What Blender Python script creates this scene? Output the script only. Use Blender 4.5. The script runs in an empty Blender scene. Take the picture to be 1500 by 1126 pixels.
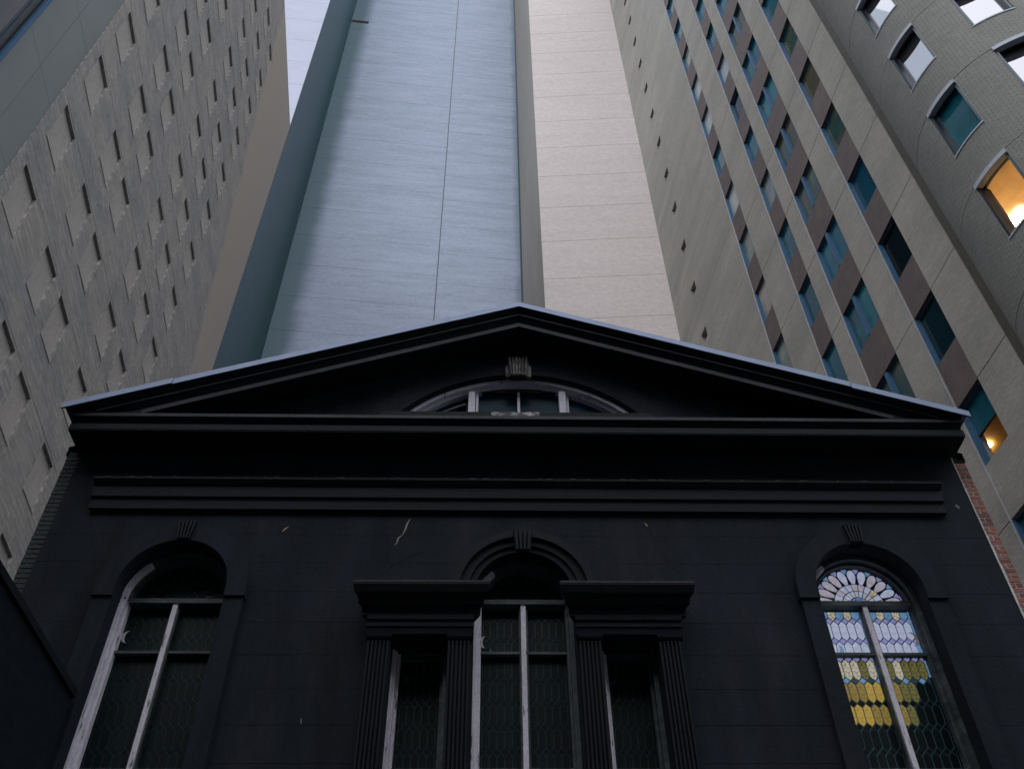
import bpy, bmesh, math, random
from mathutils import Vector, Matrix
from mathutils.geometry import tessellate_polygon
random.seed(7)
R = math.radians
sc = bpy.context.scene
col = sc.collection

# ---------------------------------------------------------------- camera, sky, sun, exposure
def camera():
    f = 1390.0; vx, vy = 731.5 - 750.0, -773.0 - 563.0
    up = Vector((vx, -vy, -f)).normalized()
    fw = Vector((0, 0, -1)); h = (fw - up * fw.dot(up)).normalized()
    r = h.cross(up); a = R(1.79)
    X = r * math.cos(a) + h * math.sin(a); Y = h * math.cos(a) - r * math.sin(a)
    m = Matrix((X, Y, up)).to_4x4(); m.translation = (0, 0, 1.6)
    cd = bpy.data.cameras.new('camera'); cd.sensor_width = 36.0; cd.lens = 36.0 * f / 1500.0
    cd.clip_start = 0.05; cd.clip_end = 2000
    c = bpy.data.objects.new('camera', cd); col.objects.link(c); c.matrix_world = m
    sc.camera = c
camera()
SUN_EL, SUN_AZ = 56.0, 192.0          # azimuth clockwise from +Y (behind the camera, a little to the left)
w = bpy.data.worlds.new('World'); sc.world = w; w.use_nodes = True
nt = w.node_tree; nt.nodes.clear()
out = nt.nodes.new('ShaderNodeOutputWorld'); bg = nt.nodes.new('ShaderNodeBackground')
sky = nt.nodes.new('ShaderNodeTexSky'); sky.sky_type = 'NISHITA'; sky.sun_disc = False
sky.sun_elevation = R(SUN_EL); sky.sun_rotation = R(SUN_AZ); sky.dust_density = 4.0; sky.air_density = 1.0
mixs = nt.nodes.new('ShaderNodeMix'); mixs.data_type = 'RGBA'; mixs.inputs[0].default_value = 0.95
mixs.inputs[7].default_value = (5.3, 5.95, 6.5, 1)      # even overcast over the clear sky
nt.links.new(sky.outputs[0], mixs.inputs[6]); nt.links.new(mixs.outputs[2], bg.inputs[0])
bg.inputs[1].default_value = 0.14
nt.links.new(bg.outputs[0], out.inputs[0])
sd = bpy.data.lights.new('sun', 'SUN'); sd.energy = 1.0; sd.angle = R(85); sd.color = (1.0, 0.96, 0.93)
so = bpy.data.objects.new('sun', sd); col.objects.link(so)
dv = Vector((math.sin(R(SUN_AZ)) * math.cos(R(SUN_EL)), math.cos(R(SUN_AZ)) * math.cos(R(SUN_EL)), math.sin(R(SUN_EL))))
so.rotation_euler = dv.to_track_quat('Z', 'Y').to_euler()
sc.view_settings.view_transform = 'Standard'; sc.view_settings.look = 'None'
sc.view_settings.gamma = 1.0; sc.view_settings.use_curve_mapping = False
sc.view_settings.exposure = 0.85

# ---------------------------------------------------------------- helpers
class MB:
    def __init__(s): s.v = []; s.f = []
    def face(s, pts):
        b = len(s.v); s.v += [tuple(p) for p in pts]; s.f.append(tuple(range(b, b + len(pts)))); return s
    def box(s, x0, x1, y0, y1, z0, z1):
        b = len(s.v)
        s.v += [(x0,y0,z0),(x1,y0,z0),(x1,y1,z0),(x0,y1,z0),(x0,y0,z1),(x1,y0,z1),(x1,y1,z1),(x0,y1,z1)]
        s.f += [tuple(b + i for i in q) for q in ((0,3,2,1),(4,5,6,7),(0,1,5,4),(1,2,6,5),(2,3,7,6),(3,0,4,7))]; return s
    def plate(s, outer, holes, y0, y1, back=False):
        loops = [outer] + holes
        tris = tessellate_polygon([[Vector((x, z, 0)) for x, z in l] for l in loops])
        flat = [p for l in loops for p in l]
        for t in tris:
            p = [flat[i] for i in t]
            a = (p[1][0]-p[0][0])*(p[2][1]-p[0][1]) - (p[2][0]-p[0][0])*(p[1][1]-p[0][1])
            if abs(a) < 1e-9: continue
            if a < 0: p = p[::-1]
            s.face([(x, y0, z) for x, z in p])
            if back: s.face([(x, y1, z) for x, z in p[::-1]])
        for l in loops:
            n = len(l)
            for i in range(n):
                (ax, az), (bx, bz) = l[i], l[(i + 1) % n]
                s.face([(ax, y0, az), (bx, y0, bz), (bx, y1, bz), (ax, y1, az)])
        return s
    def prof(s, prof, x0, x1, zf0=lambda z: z, zf1=lambda z: z, m0=0, m1=0):
        """profile [(projection, z)] run from x0 to x1; zf map z at each end; m0/m1 mitre: end moves out with projection"""
        n = len(prof)
        a = [(x0 - m0 * p, -p, zf0(z)) for p, z in prof]; b = [(x1 + m1 * p, -p, zf1(z)) for p, z in prof]
        for i in range(n):
            j = (i + 1) % n
            s.face([a[i], b[i], b[j], a[j]])
        s.face(a[::-1]); s.face(b); return s
    def mesh(s, name, m):
        me = bpy.data.meshes.new(name); me.from_pydata(s.v, [], s.f)
        bm = bmesh.new(); bm.from_mesh(me); bmesh.ops.remove_doubles(bm, verts=bm.verts, dist=1e-5)
        bmesh.ops.recalc_face_normals(bm, faces=bm.faces); bm.to_mesh(me); bm.free()
        me.materials.append(m); return me
    def build(s, name, m, parent=None, kind=None):
        return link(name, s.mesh(name, m), parent, kind)
def link(name, me, parent=None, kind=None, loc=None):
    o = bpy.data.objects.new(name, me); col.objects.link(o)
    if parent: o.parent = parent
    if loc: o.location = loc
    if kind: o['kind'] = kind
    return o
def thing(name, label, cat, loc=(0,0,0), rz=0, group=None):
    o = bpy.data.objects.new(name, None); col.objects.link(o); o.location = loc; o.rotation_euler = (0,0,rz)
    o['label'] = label; o['category'] = cat
    if group: o['group'] = group
    return o
def arch(cx, spring, r, bottom, n=28, hw=None):
    hw = r if hw is None else hw
    p = [(cx - hw, bottom), (cx + hw, bottom)]
    return p + [(cx + r * math.cos(math.pi * i / n), spring + r * math.sin(math.pi * i / n)) for i in range(n + 1)]

# ---------------------------------------------------------------- materials
def N(t, kind, **kw):
    n = t.nodes.new(kind)
    for k, v in kw.items(): setattr(n, k, v)
    return n
def mat(name, c, rough=0.8, var=0.15, vs=1.5, stretch=(1,1,1), c2=None, m2=(0.5, 0.62), n2=2.0, st2=(1,1,1), fine=0.0, fs=60.0,
        brick=None, brick_dark=0.75, bump=0.25, metal=0.0, spec=0.5, uv=False, emit=None, es=0.0, detail=6.0):
    """c: base colour; var: slow blotches; c2: second colour in patches; fine: grain; brick=(w,h) small masonry relief"""
    m = bpy.data.materials.new(name); m.use_nodes = True; t = m.node_tree; t.nodes.clear()
    o = N(t, 'ShaderNodeOutputMaterial'); p = N(t, 'ShaderNodeBsdfPrincipled'); L = t.links.new
    L(p.outputs[0], o.inputs[0])
    p.inputs['Roughness'].default_value = rough; p.inputs['Metallic'].default_value = metal
    p.inputs['Specular IOR Level'].default_value = spec
    tc = N(t, 'ShaderNodeTexCoord'); src = tc.outputs['UV' if uv else 'Object']
    def noise(scale, st, det=detail, off=0):
        mp = N(t, 'ShaderNodeMapping'); mp.inputs['Scale'].default_value = st; mp.inputs['Location'].default_value = (off, off * .7, off * 1.3)
        L(src, mp.inputs[0]); n = N(t, 'ShaderNodeTexNoise'); n.inputs['Scale'].default_value = scale; n.inputs['Detail'].default_value = det
        n.inputs['Roughness'].default_value = 0.62
        L(mp.outputs[0], n.inputs[0]); return n.outputs[0]
    def mulf(colsock, f, lo, hi, fmin=0.3, fmax=0.7):
        mr = N(t, 'ShaderNodeMapRange'); mr.inputs[1].default_value = fmin; mr.inputs[2].default_value = fmax
        mr.inputs[3].default_value = lo; mr.inputs[4].default_value = hi; L(f, mr.inputs[0])
        v = N(t, 'ShaderNodeVectorMath', operation='SCALE'); L(colsock, v.inputs[0]); L(mr.outputs[0], v.inputs['Scale']); return v.outputs[0]
    rgb = N(t, 'ShaderNodeRGB'); rgb.outputs[0].default_value = (*c, 1); cs = rgb.outputs[0]
    if c2:
        mr = N(t, 'ShaderNodeMapRange'); mr.inputs[1].default_value = m2[0]; mr.inputs[2].default_value = m2[1]
        L(noise(n2, st2, 8.0, 3.7), mr.inputs[0])
        mx = N(t, 'ShaderNodeMix', data_type='RGBA'); L(mr.outputs[0], mx.inputs[0]); L(cs, mx.inputs[6]); mx.inputs[7].default_value = (*c2, 1)
        cs = mx.outputs[2]
    if var: cs = mulf(cs, noise(vs, stretch), 1 - var, 1 + var)
    hsock = None
    if fine:
        fn = noise(fs, (1,1,1), 3.0, 9.1); cs = mulf(cs, fn, 1 - fine, 1 + fine); hsock = fn
    if brick:
        sep = N(t, 'ShaderNodeSeparateXYZ'); L(src, sep.inputs[0]); cb = N(t, 'ShaderNodeCombineXYZ')
        L(sep.outputs[0], cb.inputs[0]); L(sep.outputs[1 if uv else 2], cb.inputs[1])
        b = N(t, 'ShaderNodeTexBrick'); b.inputs['Scale'].default_value = 1.0; b.inputs['Brick Width'].default_value = brick[0]
        b.inputs['Row Height'].default_value = brick[1]; b.inputs['Mortar Size'].default_value = brick[1] * 0.11
        b.inputs['Mortar Smooth'].default_value = 0.3; b.inputs['Bias'].default_value = 0.0
        b.inputs['Color1'].default_value = (1,1,1,1); b.inputs['Color2'].default_value = (0.86,0.86,0.86,1)
        b.inputs['Mortar'].default_value = (brick_dark,)*3 + (1,)
        L(cb.outputs[0], b.inputs[0])
        mm = N(t, 'ShaderNodeVectorMath', operation='MULTIPLY'); L(cs, mm.inputs[0]); L(b.outputs[0], mm.inputs[1]); cs = mm.outputs[0]
        hsock = b.outputs[0]
    L(cs, p.inputs['Base Color'])
    if hsock is not None and bump:
        bp = N(t, 'ShaderNodeBump'); bp.inputs['Strength'].default_value = bump; bp.inputs['Distance'].default_value = 0.01
        L(hsock, bp.inputs['Height']); L(bp.outputs[0], p.inputs['Normal'])
    if emit:
        p.inputs['Emission Color'].default_value = (*emit, 1); p.inputs['Emission Strength'].default_value = es
    m['base'] = 1
    return m
def stained(m, axis, lo, hi, colr, amt=0.6, nscale=0.8, na=1.0):
    """weather stain with a ragged edge: darkens base where object coord axis runs lo->hi"""
    t = m.node_tree; L = t.links.new; p = [n for n in t.nodes if n.type == 'BSDF_PRINCIPLED'][0]
    old = p.inputs['Base Color'].links[0].from_socket
    tc = N(t, 'ShaderNodeTexCoord'); sep = N(t, 'ShaderNodeSeparateXYZ'); L(tc.outputs['Object'], sep.inputs[0])
    mp = N(t, 'ShaderNodeMapping'); mp.inputs['Scale'].default_value = (0.8, 1, .5); L(tc.outputs['Object'], mp.inputs[0])
    n = N(t, 'ShaderNodeTexNoise'); n.inputs['Scale'].default_value = nscale; n.inputs['Detail'].default_value = 9; L(mp.outputs[0], n.inputs[0])
    sub = N(t, 'ShaderNodeMath', operation='MULTIPLY_ADD'); L(n.outputs[0], sub.inputs[0]); sub.inputs[1].default_value = na * 2
    L(sep.outputs[axis], sub.inputs[2])
    mr = N(t, 'ShaderNodeMapRange', interpolation_type='SMOOTHSTEP'); d = na
    mr.inputs[1].default_value = lo + d; mr.inputs[2].default_value = hi + d; mr.inputs[3].default_value = amt; mr.inputs[4].default_value = 0.0
    L(sub.outputs[0], mr.inputs[0])
    mx = N(t, 'ShaderNodeMix', data_type='RGBA'); L(mr.outputs[0], mx.inputs[0]); L(old, mx.inputs[6]); mx.inputs[7].default_value = (*colr, 1)
    L(mx.outputs[2], p.inputs['Base Color'])

M = {}
M['ltower'] = mat('grey_brick', (0.44,0.40,0.375), 0.9, 0.20, 1.6, (.7,1,3.0), c2=(0.33,0.32,0.325), m2=(0.42,0.66), n2=0.7, st2=(.5,1,1.3), fine=0.15, fs=7, brick=(0.07,0.21), brick_dark=0.6, bump=0.5)
M['lpanel'] = mat('grey_brick_infill', (0.44,0.395,0.37), 0.9, 0.12, 1.6, (1,1,.4), fine=0.16, fs=14, brick=(0.07,0.21), brick_dark=0.75, bump=0.3)
M['lsmooth'] = mat('smooth_grey_panel', (0.185,0.20,0.205), 0.45, 0.12, 0.35, (1,1,.5), fine=0.03, fs=30)
M['lend'] = mat('brown_brick', (0.27,0.235,0.205), 0.9, 0.12, 1.0, (1,1,.15), fine=0.1, fs=8, brick=(0.07,0.21), brick_dark=0.7, bump=0.3)
M['metal_dark'] = mat('dark_metal', (0.03,0.045,0.06), 0.4, 0.1, metal=0.6)
M['metal_blue'] = mat('blue_grey_metal', (0.05,0.12,0.22), 0.5, 0.08, metal=0.1, spec=0.3)
M['metal_pale'] = mat('pale_metal', (0.42,0.42,0.46), 0.45, 0.1, metal=0.3)
M['lglass'] = mat('dark_blue_glass', (0.01,0.03,0.06), 0.1, 0.1, spec=0.6)
M['gfront'] = mat('blue_grey_concrete', (0.39,0.43,0.555), 0.9, 0.10, 0.5, (.3,1,2.2), c2=(0.335,0.385,0.495), m2=(0.40,0.7), n2=0.8, st2=(.45,1,2.6), fine=0.06, fs=10, brick=(0.24,0.09), brick_dark=0.8, bump=0.2)
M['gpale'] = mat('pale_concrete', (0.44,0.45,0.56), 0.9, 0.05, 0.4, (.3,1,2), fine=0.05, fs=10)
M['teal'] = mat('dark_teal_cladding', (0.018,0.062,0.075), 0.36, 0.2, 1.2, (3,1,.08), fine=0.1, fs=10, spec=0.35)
M['tan'] = mat('pale_tan_masonry', (0.60,0.525,0.515), 0.9, 0.05, 0.4, (.4,1,2), fine=0.06, fs=9, brick=(0.24,0.12), brick_dark=0.86, bump=0.2)
M['tan_shaded'] = mat('tan_masonry_shaded', (0.30,0.275,0.25), 0.9, 0.08, 0.5, (1,1,.2), fine=0.06, fs=9)  # darker copy of the tan; shade of the side-facing wall put into the colour
M['rwall'] = mat('tan_brick', (0.37,0.34,0.305), 0.9, 0.08, 0.5, (1,1,1), c2=(0.265,0.252,0.240), m2=(0.4,0.75), n2=0.35, st2=(.25,1,1.4), fine=0.07, fs=10, brick=(0.24,0.08), brick_dark=0.7, bump=0.35)
M['spandrel'] = mat('brown_spandrel', (0.098,0.072,0.072), 0.7, 0.15, 2.0, c2=(0.13,0.092,0.08), m2=(0.5,0.7), n2=1.2, fine=0.22, fs=18, bump=0.5)
M['pane_teal'] = mat('teal_glass', (0.010,0.095,0.135), 0.12, 0.35, 0.5, spec=0.35)
M['pane_dark'] = mat('dark_glass', (0.003,0.018,0.026), 0.08, 0.2, 0.5, spec=0.3)
M['pane_green'] = mat('green_glass', (0.03,0.07,0.065), 0.06, 0.4, 0.8, c2=(0.10,0.085,0.045), m2=(0.45,0.65), n2=0.7, spec=0.3)
M['pane_blind'] = mat('glass_over_pale_blind', (0.33,0.37,0.38), 0.15, 0.1, 0.6, spec=0.6)
M['corner'] = mat('dark_brown_corner_fill', (0.05,0.043,0.034), 0.7, 0.2)  # dark brown for the strip filling the gap at the wall corner
def glass_over(name, c, c2, sp=.3): return mat(name, c, 0.1, 0.3, 0.45, (1,1,.6), c2=c2, m2=(.46,.54), n2=.45, st2=(1,1,.8), spec=sp)
M['pane_mist'] = glass_over('pale_green_pane', (0.20,0.24,0.225), (0.11,0.15,0.15))
M['pane_peach'] = glass_over('peach_blind_pane', (0.36,0.30,0.25), (0.30,0.27,0.24))
M['pane_sea'] = glass_over('sea_green_pane', (0.02,0.14,0.17), (0.012,0.07,0.09))
M['pane_olive'] = glass_over('olive_pane', (0.085,0.078,0.040), (0.03,0.065,0.065))
M['pane_blue'] = glass_over('deep_blue_pane', (0.004,0.055,0.095), (0.004,0.045,0.08))
M['pane_black'] = glass_over('black_pane', (0.002,0.007,0.010), (0.002,0.012,0.016), .12)
M['recess_black'] = mat('black_recess', (0.004,0.006,0.009), 0.9, 0.0)  # plain near-black for the groove, louvre, vents and cracks
M['cwall'] = mat('grey_brown_brick', (0.215,0.208,0.195), 0.85, 0.10, 0.6, fine=0.10, fs=8, brick=(0.22,0.085), brick_dark=0.45, bump=0.8, uv=True)
M['chood'] = mat('pale_stone_head', (0.34,0.36,0.42), 0.7, 0.08)
M['mirror'] = mat('reflective_glass', (0.27,0.27,0.305), 0.02, 0.0, metal=0.9, spec=0.8)
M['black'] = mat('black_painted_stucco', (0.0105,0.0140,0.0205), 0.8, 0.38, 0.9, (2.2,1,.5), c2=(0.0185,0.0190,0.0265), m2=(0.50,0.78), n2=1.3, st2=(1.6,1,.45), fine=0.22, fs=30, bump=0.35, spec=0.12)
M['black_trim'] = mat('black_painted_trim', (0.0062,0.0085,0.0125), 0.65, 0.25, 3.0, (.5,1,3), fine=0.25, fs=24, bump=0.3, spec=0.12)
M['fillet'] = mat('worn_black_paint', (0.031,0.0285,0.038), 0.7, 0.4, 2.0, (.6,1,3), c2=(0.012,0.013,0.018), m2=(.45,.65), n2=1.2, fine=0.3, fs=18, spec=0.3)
M['flash'] = mat('zinc_flashing', (0.105,0.13,0.20), 0.38, 0.12, 3.0, metal=0.6)
M['brickA'] = mat('red_brick', (0.27,0.10,0.07), 0.9, 0.3, 9, fine=0.25, fs=70, bump=0.6)
M['brickB'] = mat('dark_red_brick', (0.15,0.06,0.05), 0.9, 0.3, 9, fine=0.25, fs=70, bump=0.6)
M['brickK'] = mat('near_black_brick', (0.009,0.012,0.015), 0.7, 0.3, 9, fine=0.25, fs=70, bump=0.6)  # near-black brick for the left end and left side wall
M['mortar'] = mat('pale_mortar', (0.42,0.40,0.42), 0.95, 0.25, 8, fine=0.2, fs=50, bump=0.5)
M['mortarK'] = mat('dark_mortar', (0.02,0.05,0.055), 0.95, 0.4, 6, fine=0.2, fs=50)
M['lath'] = mat('chipped_plaster_edge', (0.50,0.49,0.49), 0.95, 0.3, 5, fine=0.25, fs=40)
M['paint'] = mat('peeling_white_paint', (0.64,0.60,0.68), 0.6, 0.12, 4, c2=(0.05,0.045,0.06), m2=(0.60,0.66), n2=7.0, st2=(5,2,.55), fine=0.12, fs=30, bump=0.6)
M['oldpaint'] = mat('weathered_grey_paint', (0.05,0.062,0.068), 0.6, 0.4, 5, (.5,1,2), c2=(0.02,0.03,0.035), m2=(0.45,0.6), n2=5, st2=(.6,1,2), fine=0.2, fs=30)
M['came'] = mat('lead_came', (0.010,0.040,0.048), 0.4, 0.2, metal=0.3)
M['came_lit'] = mat('lead_came_backlit', (0.03,0.10,0.14), 0.5, 0.2)  # brighter copy of the lead; light from behind put into the colour
M['sg_dark'] = mat('dark_stained_glass', (0.002,0.0055,0.007), 0.34, 0.5, 9, spec=0.12, fine=0.4, fs=60, bump=0.6)
M['sg_dgrn'] = mat('dark_green_stained_glass', (0.003,0.010,0.011), 0.34, 0.5, 9, spec=0.12, fine=0.4, fs=60, bump=0.6)
def sg(name, c, e, es, fine=0.3):  # panes glow on their own, imitating sky reflection and room light
    m = mat(name, c, 0.3, 0.2, 14, fine=fine, fs=55, bump=0.5, spec=0.4)
    t = m.node_tree; p = [n for n in t.nodes if n.type == 'BSDF_PRINCIPLED'][0]
    src = p.inputs['Base Color'].links[0].from_socket
    nn = N(t, 'ShaderNodeVectorMath', operation='MULTIPLY'); t.links.new(src, nn.inputs[0])
    nn.inputs[1].default_value = tuple(e[i] / max(c[i], 1e-4) for i in range(3))
    t.links.new(nn.outputs[0], p.inputs['Emission Color']); p.inputs['Emission Strength'].default_value = es
    return m
M['sg_lilac'] = sg('lilac_sky_glow_glass', (0.10,0.11,0.14), (0.16,0.175,0.24), 1.0, 0.10)
M['sg_rose'] = sg('rose_stained_glass', (0.10,0.09,0.10), (0.155,0.145,0.175), 1.0, 0.15)
M['sg_blue'] = sg('blue_stained_glass', (0.03,0.06,0.09), (0.05,0.10,0.17), 1.0, 0.2)
M['sg_violet'] = sg('violet_stained_glass', (0.05,0.05,0.10), (0.09,0.095,0.19), 1.0, 0.2)
M['sg_sand'] = sg('sand_stained_glass', (0.08,0.075,0.06), (0.17,0.155,0.12), 1.0, 0.7)
M['sg_olive'] = sg('olive_stained_glass', (0.02,0.02,0.008), (0.045,0.042,0.012), 1.0, 0.8)
M['sg_amber'] = sg('amber_stained_glass', (0.10,0.065,0.01), (0.155,0.105,0.02), 1.0, 0.3)
M['sg_honey'] = sg('honey_stained_glass', (0.06,0.045,0.01), (0.085,0.06,0.013), 1.0, 0.5)
M['moon'] = mat('opal_glass', (0.50,0.50,0.50), 0.3, 0.2, 12)
M['moon_dim'] = mat('dim_teal_glass', (0.03,0.10,0.14), 0.3, 0.3, 12)
M['moon_blue'] = mat('blue_opal_glass', (0.02,0.09,0.28), 0.3, 0.3, 12)
M['lun_glass'] = mat('lunette_glass', (0.005,0.038,0.065), 0.35, 0.3, 1.5, spec=0.08)
M['asphalt'] = mat('asphalt', (0.05,0.05,0.052), 0.9, 0.15, 1.0, fine=0.3, fs=40)
M['paving'] = mat('paving_stone', (0.13,0.13,0.13), 0.85, 0.15, 1.0, fine=0.15, fs=20)
M['roofing'] = mat('dark_roofing', (0.05,0.05,0.055), 0.9, 0.2, 1.0)
M['room'] = mat('warm_office_wall', (0.70,0.52,0.28), 0.8, 0.05, 1.5)
M['ceiling'] = mat('warm_ceiling_tile', (0.74,0.56,0.32), 0.85, 0.06, 2.0)
M['room2'] = mat('amber_office_wall', (0.50,0.27,0.05), 0.8, 0.05, 1.5)
M['lamp'] = mat('fluorescent_panel', (0.9,0.9,0.9), 0.5, 0.0, emit=(1.0,0.93,0.82), es=42.0)
M['lamp2'] = mat('fluorescent_panel_dim', (0.9,0.9,0.9), 0.5, 0.0, emit=(1.0,0.85,0.6), es=22.0)
def clear_glass():
    m = bpy.data.materials.new('clear_window_glass'); m.use_nodes = True; t = m.node_tree; t.nodes.clear()
    o = N(t, 'ShaderNodeOutputMaterial'); a = N(t, 'ShaderNodeBsdfTransparent'); g = N(t, 'ShaderNodeBsdfGlossy'); mx = N(t, 'ShaderNodeMixShader')
    g.inputs['Roughness'].default_value = 0.02; 
    mx.inputs[0].default_value = 0.05; t.links.new(a.outputs[0], mx.inputs[1]); t.links.new(g.outputs[0], mx.inputs[2]); t.links.new(mx.outputs[0], o.inputs[0])
    return m
M['clear'] = clear_glass()

# ---------------------------------------------------------------- ground
g = MB().face([(-600,-600,0),(600,-600,0),(600,600,0),(-600,600,0)]).build('ground', M['asphalt'], kind='structure')
MB().box(-60, 60, 3.5, 9.6, 0.004, 0.14).build('pavement', M['paving'], kind='structure')
MB().box(-60, 60, -14, -9, 0.004, 0.14).build('pavement', M['paving'], kind='structure')

OB = thing('added_street_block', 'plain dark block added out of view behind the viewpoint to shape light and reflections', 'building', (-20, -15, 0))
MB().box(-40, 60, -14, 0, 0, 32).build('blocker_wall', M['roofing'], OB)  # unseen block added to shape light and reflections on the church front

# ---------------------------------------------------------------- left tower (grey brick with tilted infill panels)
LD = 10.9; LA = R(-5.65)
lt = (math.sin(LA), math.cos(LA)); ln = (math.cos(LA), -math.sin(LA))
LT = thing('brick_tower', 'tall windowless grey brick tower with rows of tilted recessed brick panels, along the left edge', 'building',
           (-LD * ln[0], -LD * ln[1], 0), math.atan2(lt[1], lt[0]))
kz = lambda k, d: 1.6 + (k - 1.6) * d
def grid_wall(mb, xs, zs, holes, depth, y=0.0):
    for i in range(len(xs) - 1):
        for j in range(len(zs) - 1):
            cx, cz = (xs[i] + xs[i+1]) / 2, (zs[j] + zs[j+1]) / 2
            if any(a < cx < b and c < cz < d for a, b, c, d in holes): continue
            mb.face([(xs[i], y, zs[j]), (xs[i+1], y, zs[j]), (xs[i+1], y, zs[j+1]), (xs[i], y, zs[j+1])])
    for a, b, c, d in holes:
        mb.face([(a, y, c), (b, y, c), (b, y+depth, c), (a, y+depth, c)]); mb.face([(a, y, d), (b, y, d), (b, y+depth, d), (a, y+depth, d)])
        mb.face([(a, y, c), (a, y, d), (a, y+depth, d), (a, y+depth, c)]); mb.face([(b, y, c), (b, y, d), (b, y+depth, d), (b, y+depth, c)])
cols_k = [1.333, 1.572, 1.737, 2.001, 2.200, 2.404]
extra = {2.404: None}
rows_k = [2.44, 2.737, 3.035, 3.334, 3.632, 3.931, 4.230, 4.528, 4.828, 5.133, 5.44, 5.768, 6.08, 6.38, 6.685]
holes = []
for ck in cols_k:
    for rk in rows_k:
        z1 = kz(rk, LD); holes.append((ck * LD, (ck + .103) * LD, z1 - .156 * LD, z1))
for rk in (4.83, 4.53):
    z1 = kz(rk, LD)
s_near, s_far, ztop = 1.292 * LD, 3.168 * LD, kz(7.16, LD)
xs = sorted({s_near, s_far} | {h[0] for h in holes} | {h[1] for h in holes})
zs = sorted({0.0, ztop} | {round(h[2], 4) for h in holes} | {round(h[3], 4) for h in holes})
holes = [(a, b, round(c, 4), round(d, 4)) for a, b, c, d in holes]
mb = MB(); grid_wall(mb, xs, zs, holes, 0.16)
mb.face([(s_far,0,0),(s_far,12,0),(s_far,12,ztop),(s_far,0,ztop)]); mb.face([(s_near,0,0),(s_near,.4,0),(s_near,.4,ztop),(s_near,0,ztop)])
mb.face([(s_near,0,ztop),(s_far,0,ztop),(s_far,12,ztop),(s_near,12,ztop)])
wl = mb.build('brick_wall', M['ltower'], LT)
# brown brick beyond a slanting ragged line near the far corner
t = M['ltower'].node_tree; L = t.links.new; p = [n for n in t.nodes if n.type == 'BSDF_PRINCIPLED'][0]
old = p.inputs['Base Color'].links[0].from_socket
tc = N(t, 'ShaderNodeTexCoord'); sep = N(t, 'ShaderNodeSeparateXYZ'); L(tc.outputs['Object'], sep.inputs[0])
no = N(t, 'ShaderNodeTexNoise'); no.inputs['Scale'].default_value = 0.8; no.inputs['Detail'].default_value = 6; L(tc.outputs['Object'], no.inputs[0])
a1 = N(t, 'ShaderNodeMath', operation='MULTIPLY_ADD'); L(sep.outputs[2], a1.inputs[0]); a1.inputs[1].default_value = 0.194; L(sep.outputs[0], a1.inputs[2])
a2 = N(t, 'ShaderNodeMath', operation='MULTIPLY_ADD'); L(no.outputs[0], a2.inputs[0]); a2.inputs[1].default_value = 1.6; L(a1.outputs[0], a2.inputs[2])
thr = 2.50 * LD + 0.194 * kz(6.54, LD) + 0.8
mr = N(t, 'ShaderNodeMapRange'); mr.inputs[1].default_value = thr - .12; mr.inputs[2].default_value = thr + .25; L(a2.outputs[0], mr.inputs[0])
mx = N(t, 'ShaderNodeMix', data_type='RGBA'); L(mr.outputs[0], mx.inputs[0]); L(old, mx.inputs[6]); mx.inputs[7].default_value = (0.37,0.32,0.275,1)
L(mx.outputs[2], p.inputs['Base Color'])
pm = MB(); w_, h_ = .103 * LD - .004, .156 * LD - .002
pm.face([(0, .035, 0), (w_, .035, 0), (w_, .10, h_), (0, .10, h_)])
pm.face([(0, .10, h_), (w_, .10, h_), (w_, .158, h_), (0, .158, h_)])
pm.box(-.01, w_ + .01, -.02, .034, -.07, -.001); pm.face([(0,.15,0),(w_,.15,0),(w_,.158,h_),(0,.158,h_)])
pme = pm.mesh('infill_panel', M['lpanel'])
for a, b, c, d in holes: link('infill_panel', pme, LT, loc=(a + .002, 0, c + .001))
jl_ = MB()
for ck in cols_k:
    for xq in (ck * LD - .10, (ck + .103) * LD + .10): jl_.box(xq - .014, xq + .014, -.010, .02, 0, ztop - .3)
for rk in rows_k:
    zq = kz(rk, LD) + .13; jl_.box(s_near + .1, 2.56 * LD, -.006, .02, zq - .016, zq + .016)
jl_.build('raised_joints', M['ltower'], LT)
# smooth panel band and dark glazing at the near end
x0, x1 = 1.070 * LD, 1.292 * LD
MB().box(x0 - .4, x1 - .003, .08, .395, 0, ztop).build('backing_wall', M['metal_dark'], LT)
k = 0; z = 0.0
while z < ztop - .1:
    z1 = min(z + 3.25, ztop)
    me = MB().box(x0, (x0 + x1) / 2 - .006, .05, .09, z + .006, z1 - .006).build('smooth_panel', M['lsmooth'], LT)
    me = MB().box((x0 + x1) / 2 + .006, x1 - .004, .05, .09, z + .006, z1 - .006).build('smooth_panel', M['lsmooth'], LT)
    z = z1
MB().box(x0 - .16, x0 - .03, -.10, .3, 0, ztop).build('metal_edge', M['metal_blue'], LT)
MB().box(x0 - .28, x0 - .17, -.02, .3, 0, ztop).build('metal_groove', M['recess_black'], LT)
MB().box(x0 - .38, x0 - .29, -.06, .3, 0, ztop).build('metal_edge', M['metal_dark'], LT)
MB().box(5.0, x0 - .39, .04, .3, 0, ztop).build('glazed_wall', M['lglass'], LT)
MB().box(5.0, x1, .4, 12, 0, ztop).build('tower_block', M['lsmooth'], LT)

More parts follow.
